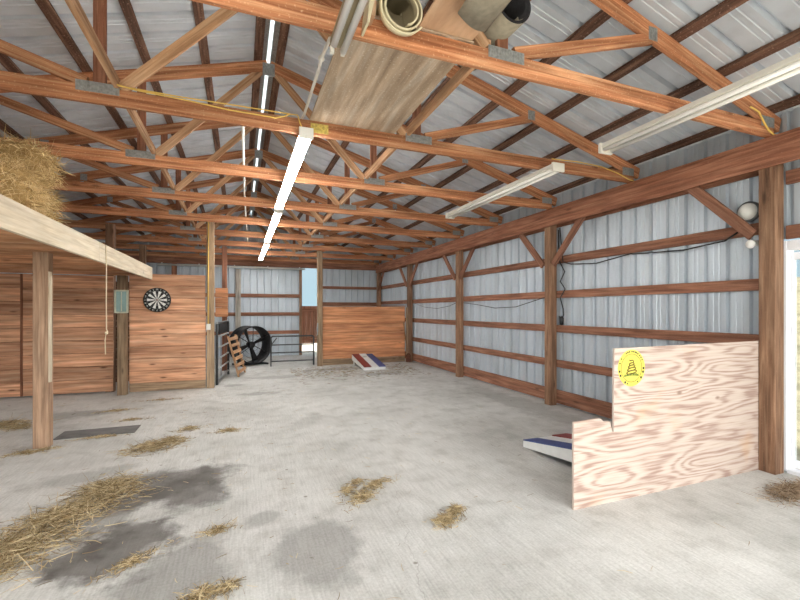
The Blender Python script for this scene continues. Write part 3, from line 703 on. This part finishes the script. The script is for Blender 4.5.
m.tube([(4.91, 5.45, 2.93), (4.912, 5.40, 2.5), (4.912, 5.38, 2.36), (4.91, 5.2, 2.31), (4.91, 4.7, 2.27), (4.915, 4.12, 2.34), (4.91, 4.08, 2.33), (4.905, 3.4, 2.29), (4.91, 2.95, 2.33), (4.912, 2.83, 2.40)], .009, 6)
one('black_cable', m, BLKPL, 'black cable draped along the top girt towards the round lamp', 'cable')
m = MB(); m.tube([(4.91, 5.48, 2.9), (4.91, 5.47, 2.4), (4.91, 5.34, 2.2), (4.91, 5.44, 2.05), (4.91, 5.33, 1.92), (4.91, 5.44, 1.78), (4.915, 5.38, 1.6), (4.905, 5.36, 1.5), (4.9, 5.41, 1.40), (4.905, 5.46, 1.48)], .010, 6)
m.lathe([(.0, -.07), (.03, -.06), (.035, .05), (.012, .08), (0, .08)], Matrix.Translation((4.90, 5.40, 1.40)), 10)
one('black_cable', m, BLKPL, 'black cable dangling in loops down the far side of its post, plug at the end', 'cable')
m = MB(); m.tube([(4.90, 8.6, 1.75), (4.90, 8.0, 1.70), (4.90, 7.3, 1.62), (4.90, 6.6, 1.64), (4.905, 5.9, 1.78), (4.915, 5.68, 1.82)], .007, 6); one('black_cable', m, BLKPL, 'black cable sagging between the second and middle wall posts', 'cable')
m = MB(); m.tube([(4.91, 11.7, 1.80), (4.90, 10.8, 1.66), (4.90, 10, 1.62), (4.90, 9.3, 1.68), (4.915, 8.78, 1.80)], .006, 6); one('black_cable', m, BLKPL, 'thin cable sagging between the two farthest bare wall bays', 'cable')

# round lamp and spot bulb near the right post
t = thing('bulkhead_lamp', 'round white lamp on the steel wall behind the knee brace', 'lamp', (4.945, 2.735, 2.60))
m = MB(); M = Matrix.Rotation(R(-90), 4, 'Y'); m.lathe([(0, 0), (.105, 0), (.105, .03), (.09, .035)], M, 28); m.build('base', GREYM, t)
m = MB(); m.lathe([(.088, .034), (.08, .06), (.055, .085), (.02, .096), (0, .097)], M, 28); m.build('globe', WHITE, t)
t = thing('spot_bulb', 'small white bulb fixed below the round lamp', 'bulb', (4.945, 2.66, 2.26))
m = MB(); m.lathe([(0, 0), (.03, 0), (.03, .05), (.02, .055)], M, 16); m.build('holder', WHITE, t)
m = MB(); M2 = Matrix.Translation((-.05, 0, 0)) @ Matrix.Rotation(R(-100), 4, 'Y'); m.lathe([(0, 0), (.018, .005), (.028, .03), (.045, .075), (.04, .085), (0, .09)], M2, 18); m.build('bulb', TUBEOFF, t)

# ---------------------------------------------------------------- plywood panel + sticker
m = MB()
m.prism([(2.455, 0), (4.90, 0), (4.90, 1.275), (2.885, 1.262), (2.875, .575), (2.862, .575), (2.835, .665), (2.76, .672), (2.745, .69), (2.72, .70), (2.455, .695)], 1, 2.572, 2.591)
one('plywood_panel', m, PLY, 'large pale plywood sheet with a notched corner standing against the wall post', 'plywood sheet')
t = thing('round_sticker', 'round yellow coiled snake sticker on the plywood', 'sticker', (3.075, 2.5715, 1.092))
def disc(mb, r, y, n=40, mi=0, cx=0, cz=0, rx=1, h=.0006):
    b = len(mb.v)
    for k in range(n): a = 2*math.pi*k/n; mb.v.append((cx+r*rx*math.cos(a), y, cz+r*math.sin(a)))
    for k in range(n): a = 2*math.pi*k/n; mb.v.append((cx+r*rx*math.cos(a), y+h, cz+r*math.sin(a)))
    mb.face(tuple(range(b, b+n)), None, mi); mb.face(tuple(reversed(range(b+n, b+2*n))), None, mi)
    for k in range(n): j = (k+1) % n; mb.face((b+k, b+n+k, b+n+j, b+j), None, mi)
m = MB(); disc(m, .155, -.0008, 48); m.build('disc', SY, t)
m = MB(); m.tube([(.118*math.cos(a*math.pi/24), -.001, .118*math.sin(a*math.pi/24)) for a in range(-4, 53)], .0022, 4); m.build('ring_line', SO, t)
m = MB()
for (cz, w, hh) in ((-.034, .062, .013), (-.010, .052, .012), (.013, .042, .011), (.034, .030, .010)):
    m.tube([(w*.92*math.cos(a), -.0012, cz+hh*math.sin(a)+w*.12*math.cos(a)) for a in [k*math.pi/12 for k in range(25)]], .0048, 5)
m.tube([(.02, -.0012, .040), (.022, -.0012, .058), (.008, -.0012, .066), (-.012, -.0012, .062), (-.028, -.0012, .069)], [.004, .005, .005, .006, .003], 5)
m.build('snake', SO, t)
m = MB(); rnd = random.Random(3)
for k in range(34):
    x = -.085+k*.005; z = -.058-(x/.1)**2*.012; m.tube([(x, -.0012, z-.006), (x+rnd.uniform(-.006, .006), -.0012, z+rnd.uniform(.006, .018))], .0016, 4)
m.build('grass', SG, t)
for a in (58, 66, 72, 80, 88, 100, 108, 116, 28, 38, 47, 145, 162, 190, 205, 344, 357, 322, 300, 238, 250):
    s_ = .009 if a in (190, 205, 344, 357, 322, 238) else .006; m = MB()
    m.box((.138*math.cos(R(a))-s_, -.0016, .138*math.sin(R(a))-s_), (.138*math.cos(R(a))+s_, -.0008, .138*math.sin(R(a))+s_)); m.build('border_mark', SD, t)

# ---------------------------------------------------------------- cornhole boards
def cornhole(loc, rz, label):
    t = thing('cornhole_board', label, 'cornhole board', loc, rz, 'cornhole boards'); w, ln, z0, z1 = .61, 1.2, .085, .30
    top = lambda y: z0+(z1-z0)*y/ln
    m = MB()
    def strip(xa, xb, ya, yb, mi):
        b = len(m.v); 
        for (x, y) in ((xa, ya), (xb, ya), (xb, yb), (xa, yb)): m.v.append((x, y, top(y)))
        m.face((b, b+1, b+2, b+3), None, mi)
    a, b_ = w/3, 2*w/3
    strip(0, a, 0, ln, 0); strip(b_, w, 0, ln, 2); strip(a, b_, 0, .86, 1); strip(a, b_, 1.08, ln, 1)
    n = 40; cx, cy, rr = w/2, .97, .076; b = len(m.v); hx, hy = (b_-a)/2, .11
    for k in range(n):
        an = 2*math.pi*k/n; x, y = math.cos(an), math.sin(an); q = 1/max(abs(x)/hx, abs(y)/hy)
        m.v.append((cx+rr*x, cy+rr*y, top(cy+rr*y))); m.v.append((cx+q*x, cy+q*y, top(cy+q*y)))
    for k in range(n): j = (k+1) % n; m.face((b+2*k, b+2*k+1, b+2*j+1, b+2*j), None, 1)
    o = m.build('deck', [RED, WPAINT, BLUE], t, None); sol = o.modifiers.new('s', 'SOLIDIFY'); sol.thickness = .012; sol.offset = -1
    m = MB(); e = .013
    for x in (0, w-.02): m.prism([(0, .003), (ln, top(ln)-.09-e), (ln, top(ln)-e), (0, z0-e)] if 0 else [(0, .0), (.02, 0), (ln, top(ln)-.16), (ln, top(ln)-e), (0, z0-e)], 0, x, x+.02)
    m.box((.02, 0, 0), (w-.02, .02, z0-e)); m.box((.02, ln-.02, top(ln)-.16), (w-.02, ln, top(ln)-e-.001)); m.build('frame', WPAINT, t)
    for x in (.022, w-.062):
        m = MB(); m.board((x+.02, ln-.09, 0), (x+.02, ln-.07, .26), .06, .035, (0, 1, 0)); m.build('leg', WPAINT, t)
    return t
cb = cornhole((3.02, 10.48, 0), 1, 'red white and blue cornhole board lying before the orange plank wall')
dup(cb, (3.66, 3.96, 0), 'blue and white cornhole board mostly hidden behind the plywood', 178.5)

# ---------------------------------------------------------------- drum fan
t = thing('drum_fan', 'large black drum fan standing on the floor before the back wall', 'fan', (.27, 12.75, 0), 28)
MF = Matrix.Translation((0, 0, .58)) @ Matrix.Scale(.86, 4) @ Matrix.Rotation(R(90), 4, 'X')
m = MB(); m.lathe([(.60, -.30), (.635, -.30), (.635, -.28), (.61, -.27), (.61, .27), (.635, .28), (.635, .30), (.60, .30), (.60, -.30)], MF, 64); m.build('drum', BLACK, t)
m = MB(); m.lathe([(0, -.12), (.09, -.12), (.11, -.09), (.11, .12), (.07, .15), (0, .15)], MF, 24); m.build('motor', BLKPL, t)
for k in range(4):
    m = MB(); M = MF @ Matrix.Rotation(R(20+90*k), 4, 'Z'); b = len(m.v); n = 8
    for i in range(n+1):
        r = .10+.47*i/n; w = .05+.05*i/n; tw = R(38-20*i/n)
        for q in (-1, 0, 1): m.v.append(tuple(M @ V((r, q*w*math.cos(tw), -.03+q*w*math.sin(tw)+(.02 if q == 0 else 0)))))
    for i in range(n):
        for q in range(2): m.face((b+3*i+q, b+3*i+q+1, b+3*i+4+q, b+3*i+3+q), None, 0, True)
    o = m.build('fan_blade', BLACK, t); sol = o.modifiers.new('s', 'SOLIDIFY'); sol.thickness = .004
for k in range(6):
    m = MB(); a = R(30+60*k); m.tube([MF @ V((.09*math.cos(a), .09*math.sin(a), .16)), MF @ V((.6*math.cos(a), .6*math.sin(a), .19))], .011, 6); m.build('strut', BLACK, t)
m = MB()
for r in (.2, .32, .44, .54): m.tube([MF @ V((r*math.cos(a*math.pi/24), r*math.sin(a*math.pi/24), .20)) for a in range(49)], .0035, 4)
m.build('wire_guard', BLACK, t)
for x in (-.36, .36):
    m = MB(); m.board((x, -.33, .03), (x, .33, .03), .05, .05, (0, 0, 1)); m.board((x, .0, .03), (x*1.02, 0, .22), .05, .05, (1, 0, 0)); m.build('foot', BLACK, t)
m = MB(); m.box((-.34, -.05, .012), (.34, .05, .06)); m.build('cross_bar', BLACK, t)

# ---------------------------------------------------------------- gates, pallet, handle
t = thing('tube_gate', 'low grey tube gate across the back, right of the drum fan', 'gate', (.80, 12.15, 0), -1.5)
m = MB(); w = 1.18; m.tube([(0, 0, .12), (0, 0, .80), (.04, 0, .84), (w-.04, 0, .84), (w, 0, .80), (w, 0, .0)], .022, 8); m.build('frame', DKGATE, t)
for z in (.14, .38, .60): m = MB(); m.tube([(0, 0, z), (w, 0, z)], .017, 8); m.build('rail', DKGATE, t)
m = MB(); m.tube([(.02, 0, .62), (.16, 0, .80)], .014, 6); m.build('brace', DKGATE, t)
m = MB(); m.tube([(0, 0, 0), (0, 0, .14)], .016, 6); m.build('foot', DKGATE, t)
m = MB(); m.tube([(2.02, 11.71, 1.2), (2.0, 11.70, 1.05), (2.02, 11.70, .9), (1.99, 11.70, .86), (2.03, 11.71, .98), (2.03, 11.71, 1.22)], .012, 6); one('latch_chain', m, GATEM, 'pale chain hanging on the post by the bright back opening', 'chain')
t = thing('tube_gate', 'tall grey tube gate leaning edge on beside the weathered post', 'gate', (-.455, 9.44, 0), 83)
w = 1.5; m = MB(); m.tube([(0, 0, .02), (0, 0, 1.26), (.05, 0, 1.31), (w-.05, 0, 1.31), (w, 0, 1.26), (w, 0, .02)], .026, 8); m.build('frame', DKGATE, t)
for z in (.12, .33, .55, .78, 1.02): m = MB(); m.tube([(0, 0, z), (w, 0, z)], .02, 8); m.build('rail', GATEM, t)
m = MB(); m.tube([(0, 0, 1.31), (w, 0, 1.31)], .024, 8); m.build('rail', GATEM, t)
m = MB(); m.box((.25, -.012, 1.06), (1.25, .012, 1.28)); m.build('sheet_panel', BLACK, t)
for x in (.5, 1.0): m = MB(); m.board((x, 0, .1), (x, 0, 1.3), .03, .008, (1, 0, 0)); m.build('stay', DKGATE, t)
t = thing('wood_pallet', 'small slatted wooden pallet leaning against the tall tube gate', 'pallet', (.07, 10.87, 0), 78); t.rotation_euler.x = R(-14)
for z in (.12, .28, .44, .60, .76, .92): m = MB(); m.board((-.4, 0, z), (.4, 0, z), .08, .018, (0, 0, 1)); m.build('slat', W_WEB, t)
for x in (-.36, .36): m = MB(); m.board((x, .03, .0), (x, .03, 1.0), .04, .04, (1, 0, 0)); m.build('runner', W_WEB, t)
t = thing('long_handled_shovel', 'long handled shovel leaning at the right end of the orange wall', 'shovel')
m = MB(); m.tube([(4.60, 11.69, 1.22), (4.69, 11.62, .35)], .016, 8); m.build('handle', STICK, t)
m = MB(); m.prism([(-.0, 0), (.14, .0), (.15, .2), (.1, .27), (.05, .27), (-.01, .2)], 1, -.006, .006); o = m.build('blade', RUST, t, (4.645, 11.59, .02)); o.rotation_euler.z = R(-20)

# ---------------------------------------------------------------- dartboard, boxes on posts
t = thing('dartboard', 'round black and white dartboard on the plank stall wall', 'dartboard', (-1.505, 9.245, 1.775))
MD = Matrix.Rotation(R(90), 4, 'X')
m = MB(); m.lathe([(0, -.005), (.232, -.005), (.236, .0), (.236, .03), (.228, .036), (.17, .036), (0, .036)], MD, 60); m.build('rim', DBB, t)
m = MB(); nseg = 20
for k in range(nseg):
    a0 = 2*math.pi*(k-.5)/nseg; st = 3
    for i in range(st):
        p, q = a0+2*math.pi/nseg*i/st, a0+2*math.pi/nseg*(i+1)/st; b = len(m.v)
        for (r, a) in ((.014, p), (.172, p), (.172, q), (.014, q)): m.v.append((r*math.sin(a), -.0365, r*math.cos(a)))
        m.face((b, b+1, b+2, b+3), None, k % 2)
m.build('segments', [DBB, DBW], t)
m = MB(); disc(m, .013, -.0395, 16); m.build('bullseye', RED, t)
m = MB()
for r in (.107, .115, .162, .172): m.tube([(r*math.cos(a*math.pi/30), -.037, r*math.sin(a*math.pi/30)) for a in range(61)], .0012, 4)
m.build('wire_rings', GREYM, t)
nm = MB(); vs, fs = [], []
for k, num in enumerate((20, 1, 18, 4, 13, 6, 10, 15, 2, 17, 3, 19, 7, 16, 8, 11, 14, 9, 12, 5)):
    cu = bpy.data.curves.new('num', 'FONT'); cu.body = str(num); cu.size = .042; cu.align_x = 'CENTER'; cu.align_y = 'CENTER'; cu.extrude = .0005
    ob = bpy.data.objects.new('num', cu); me = bpy.data.meshes.new_from_object(ob)
    a = 2*math.pi*k/20; M = Matrix.Translation((.203*math.sin(a), -.0372, .203*math.cos(a))) @ Matrix.Rotation(a, 4, 'Y') @ Matrix.Rotation(R(90), 4, 'X')
    b = len(nm.v); nm.v += [tuple(M @ v.co) for v in me.vertices]
    for p in me.polygons: nm.face(tuple(b+i for i in p.vertices))
    bpy.data.objects.remove(ob); bpy.data.curves.remove(cu); bpy.data.meshes.remove(me)
nm.build('numbers', DBW, t, fixn=False)
t = thing('glass_box', 'small teal glass fronted box fixed to the weathered loft post', 'box', (-2.045, 9.022, 1.735))
m = MB()
for x in (-.095, .095): m.box((x-.014, -.05, -.21), (x+.014, 0, .21))
for z in (-.2, .2): m.box((-.08, -.05, z-.014), (.08, 0, z+.014))
m.build('frame', FRAMEG, t)
m = MB(); m.box((-.082, -.03, -.188), (.082, -.002, .188)); m.build('pane', TEAL, t)
m = MB(); m.box((-.008, -.037, -.18), (.008, -.03, .18)); m.build('divider', FRAMEG, t)
t = thing('outlet_box', 'small white outlet box on the weathered post', 'outlet', (-.60, 9.228, 1.24))
m = MB(); m.box((-.04, -.035, -.06), (.04, 0, .06)); m.build('box', WHITE, t)
m = MB()
for z in (-.022, .022): m.box((-.014, -.0375, z-.012), (.014, -.035, z+.012))
m.build('socket', CREAMW, t)
m = MB(); m.tube([(-.60, 9.216, 1.30), (-.602, 9.218, 2.0), (-.598, 9.216, 2.7), (-.60, 9.218, 3.38)], .011, 6); one('yellow_cable', m, YEL, 'yellow cable running up the weathered post from the white outlet', 'cable')

# ---------------------------------------------------------------- straw on the floor
def clump(label, blobs, n, mat=STRAW, h=.05, name='hay_clump', seed=0, ln=(.05, .16), group='hay clumps on the concrete', wd=(.0025, .005)):
    rnd = random.Random(seed); random.seed(seed); m = MB(); tot = sum(b[2]*b[3] for b in blobs)
    for (cx, cy, rx, ry, an) in blobs:
        k = int(n*rx*ry/tot)
        lmax = max(.045, min(ln[1], 1.1*min(rx, ry)))
        for _ in range(int(k*1.25)):
            a = rnd.uniform(0, 6.283); r = abs(rnd.gauss(0, .62)); r = r if r < 1.7 else rnd.uniform(0, 1.2)
            u, w = r*rx*math.cos(a), r*ry*math.sin(a); ca, sa = math.cos(R(an)), math.sin(R(an))
            z = max(0, (1-r*r))*h*rnd.random()+.004
            d = (rnd.gauss(0, 1), rnd.gauss(0, 1), rnd.gauss(0, .16)); l = rnd.uniform(ln[0]*.6, lmax)
            dz = V(d).normalized().z*l; z = max(z, .004-min(0, dz))
            m.blade((cx+u*ca-w*sa, cy+u*sa+w*ca, z), d, l, rnd.uniform(*wd), (rnd.gauss(0, .25), rnd.gauss(0, .25), rnd.uniform(-.02, .05)))
    for i, v in enumerate(m.v):
        if v[2] < .001: m.v[i] = (v[0], v[1], .001)
    o = m.build(name, mat, fixn=False); return tag(o, label, 'hay', group)
clump('large drift of hay at the lower left', [(-1.40, 3.42, .34, .26, 30), (-1.28, 3.82, .34, .22, 45), (-1.06, 4.25, .26, .34, 10), (-1.5, 3.2, .3, .2, 0)], 5200, h=.07, seed=1)
clump('round hay clump in front of the grey patch', [(-.95, 5.45, .28, .20, 10), (-.78, 5.62, .2, .12, 20)], 1100, h=.06, seed=2)
clump('thin hay scatter behind the round hay clump', [(-.62, 6.12, .18, .09, 20)], 220, h=.04, seed=23)
clump('thin hay scatter to the right of the round hay clump', [(-.14, 5.85, .16, .07, 0)], 220, h=.04, seed=3)
clump('long narrow hay clump in the middle of the floor', [(.95, 3.36, .15, .075, 30), (1.13, 3.56, .22, .06, 30), (.86, 3.52, .12, .05, 45), (.98, 3.66, .12, .05, 20)], 1100, h=.045, seed=4)
clump('small tight hay clump right of the long one', [(1.42, 2.76, .11, .065, 10), (1.55, 2.86, .13, .05, 30)], 800, h=.055, seed=5, ln=(.04, .11))
clump('hay tuft at the bottom edge', [(-.20, 2.52, .11, .07, 20), (-.06, 2.55, .07, .06, 0)], 420, h=.04, seed=6)
clump('thin hay wisps beside the large drift', [(-.64, 3.02, .2, .055, 40)], 260, h=.02, seed=7)
clump('small hay wisp above the bottom tuft', [(-.16, 3.24, .13, .06, 15)], 180, h=.02, seed=8)
clump('hay strewn round the foot of the tan loft post', [(-2.20, 5.74, .18, .07, 10), (-2.05, 5.80, .14, .05, 20)], 330, h=.03, seed=9)
clump('hay lying along the near edge of the grey patch', [(-1.60, 6.13, .28, .03, 4)], 320, h=.03, seed=10)
clump('dark hay heap at the left edge near the stall', [(-3.0, 7.2, .36, .24, 10), (-2.75, 7.0, .2, .14, 0)], 1000, h=.05, seed=12)
clump('thin hay strip behind the tan loft post', [(-1.8, 7.65, .32, .07, 5)], 260, h=.025, seed=13)
clump('thin hay strip in front of the teal glass box', [(-1.3, 8.3, .34, .06, 0)], 220, h=.02, seed=24)
clump('faint hay strip right behind the grey patch', [(-1.45, 6.95, .2, .05, 0)], 280, h=.02, seed=25)
clump('brown dry grass at the foot of the glass door', [(4.38, 2.12, .30, .12, 10), (4.62, 2.14, .2, .1, 0)], 1300, DRYG, h=.06, name='grass_clump', seed=14, group='dry grass by the door')
# loose bits nobody could count
rnd = random.Random(42); random.seed(42); m = MB()
for k in range(900):
    y = rnd.uniform(1.6, 12); x = rnd.gauss(-.2, 1.6) if rnd.random() < .7 else rnd.uniform(-4, 4.4)
    if x < -4 or x > 4.4 or (y > 9 and x < .2) or y > 11.5 or (-2.3 < x < -1.2 and 5.8 < y < 6.7): continue
    m.blade((x, y, .003), (rnd.gauss(0, 1), rnd.gauss(0, 1), 0), rnd.uniform(.02, .09), .0035, (rnd.gauss(0, .2), rnd.gauss(0, .2), 0))
for k in range(1500):
    x = rnd.uniform(1.2, 4.4); y = rnd.gauss(10.6, .7); 
    if (2.9 < x < 3.75 and 10.3 < y) or x < .3: continue
    if y > 11.6: continue
    m.blade((x, y, .004), (rnd.gauss(0, 1), rnd.gauss(0, .4), 0), rnd.uniform(.03, .12), .006, (rnd.gauss(0, .2), rnd.gauss(0, .2), 0), tone=rnd.random()*.4)
o = m.build('scattered_straw', STRAW, fixn=False); tag(o, 'loose straw bits scattered over the concrete', 'straw', None, 'stuff')
m = MB(); m.box((-2.12, 6.22, 0), (-1.27, 6.58, .012)); one('grey_patch', m, PATCH, 'flat grey patch beside the tan loft post', 'mat')  # thin flat grey rectangle lying on the concrete

# ---------------------------------------------------------------- light
w = bpy.data.worlds.new('sky'); scene.world = w; w.use_nodes = True
nt = w.node_tree; bg = nt.nodes['Background']
tc = nt.nodes.new('ShaderNodeTexCoord'); sx = nt.nodes.new('ShaderNodeSeparateXYZ'); nt.links.new(tc.outputs['Generated'], sx.inputs[0])
r = ramp(nt, [(.0, (.62, .88, 1.)), (.3, (.72, .88, 1.)), (1., (.6, .76, .95))]); nt.links.new(sx.outputs[2], r.inputs[0])

wm = nt.nodes.new('ShaderNodeMapRange'); nt.links.new(sx.outputs[1], wm.inputs[0])
for k_, v_ in ((1, -.6), (2, .4), (3, 1.), (4, 0.)): wm.inputs[k_].default_value = v_
nt.links.new(mixc(nt, wm.outputs[0], r.outputs[0], (1., .98, .95)), bg.inputs[0]); 
dn = nt.nodes.new('ShaderNodeMapRange'); dn.interpolation_type = 'SMOOTHSTEP'; nt.links.new(sx.outputs[1], dn.inputs[0])
for k_, v_ in ((1, -.8), (2, .05), (3, 3.1), (4, .36)): dn.inputs[k_].default_value = v_
nt.links.new(dn.outputs[0], bg.inputs[1])
sd = bpy.data.lights.new('sun', 'SUN'); sd.energy = 5.; sd.angle = R(1.5); sd.color = (1., .95, .86)
so = bpy.data.objects.new('sun', sd); COL.objects.link(so)
dirv = V((.32, .52, -1.05)); so.rotation_euler = dirv.to_track_quat('-Z', 'Y').to_euler(); so.location = (0, -8, 12)

# ---------------------------------------------------------------- camera
cd = bpy.data.cameras.new('camera'); cam = bpy.data.objects.new('camera', cd); COL.objects.link(cam)
cd.sensor_width = 36; cd.lens = 416/800*36; cd.shift_y = 10/800; cd.clip_start = .05
cam.location = (0, 0, 1.58); cam.rotation_euler = (R(90), 0, R(-21)); scene.camera = cam
scene.view_settings.view_transform = 'Standard'; scene.view_settings.look = 'None'; scene.view_settings.gamma = 1
scene.view_settings.use_curve_mapping = False; scene.view_settings.exposure = 1.18
scene.cycles.max_bounces = 12; scene.cycles.diffuse_bounces = 8
scene.cycles.use_denoising = True
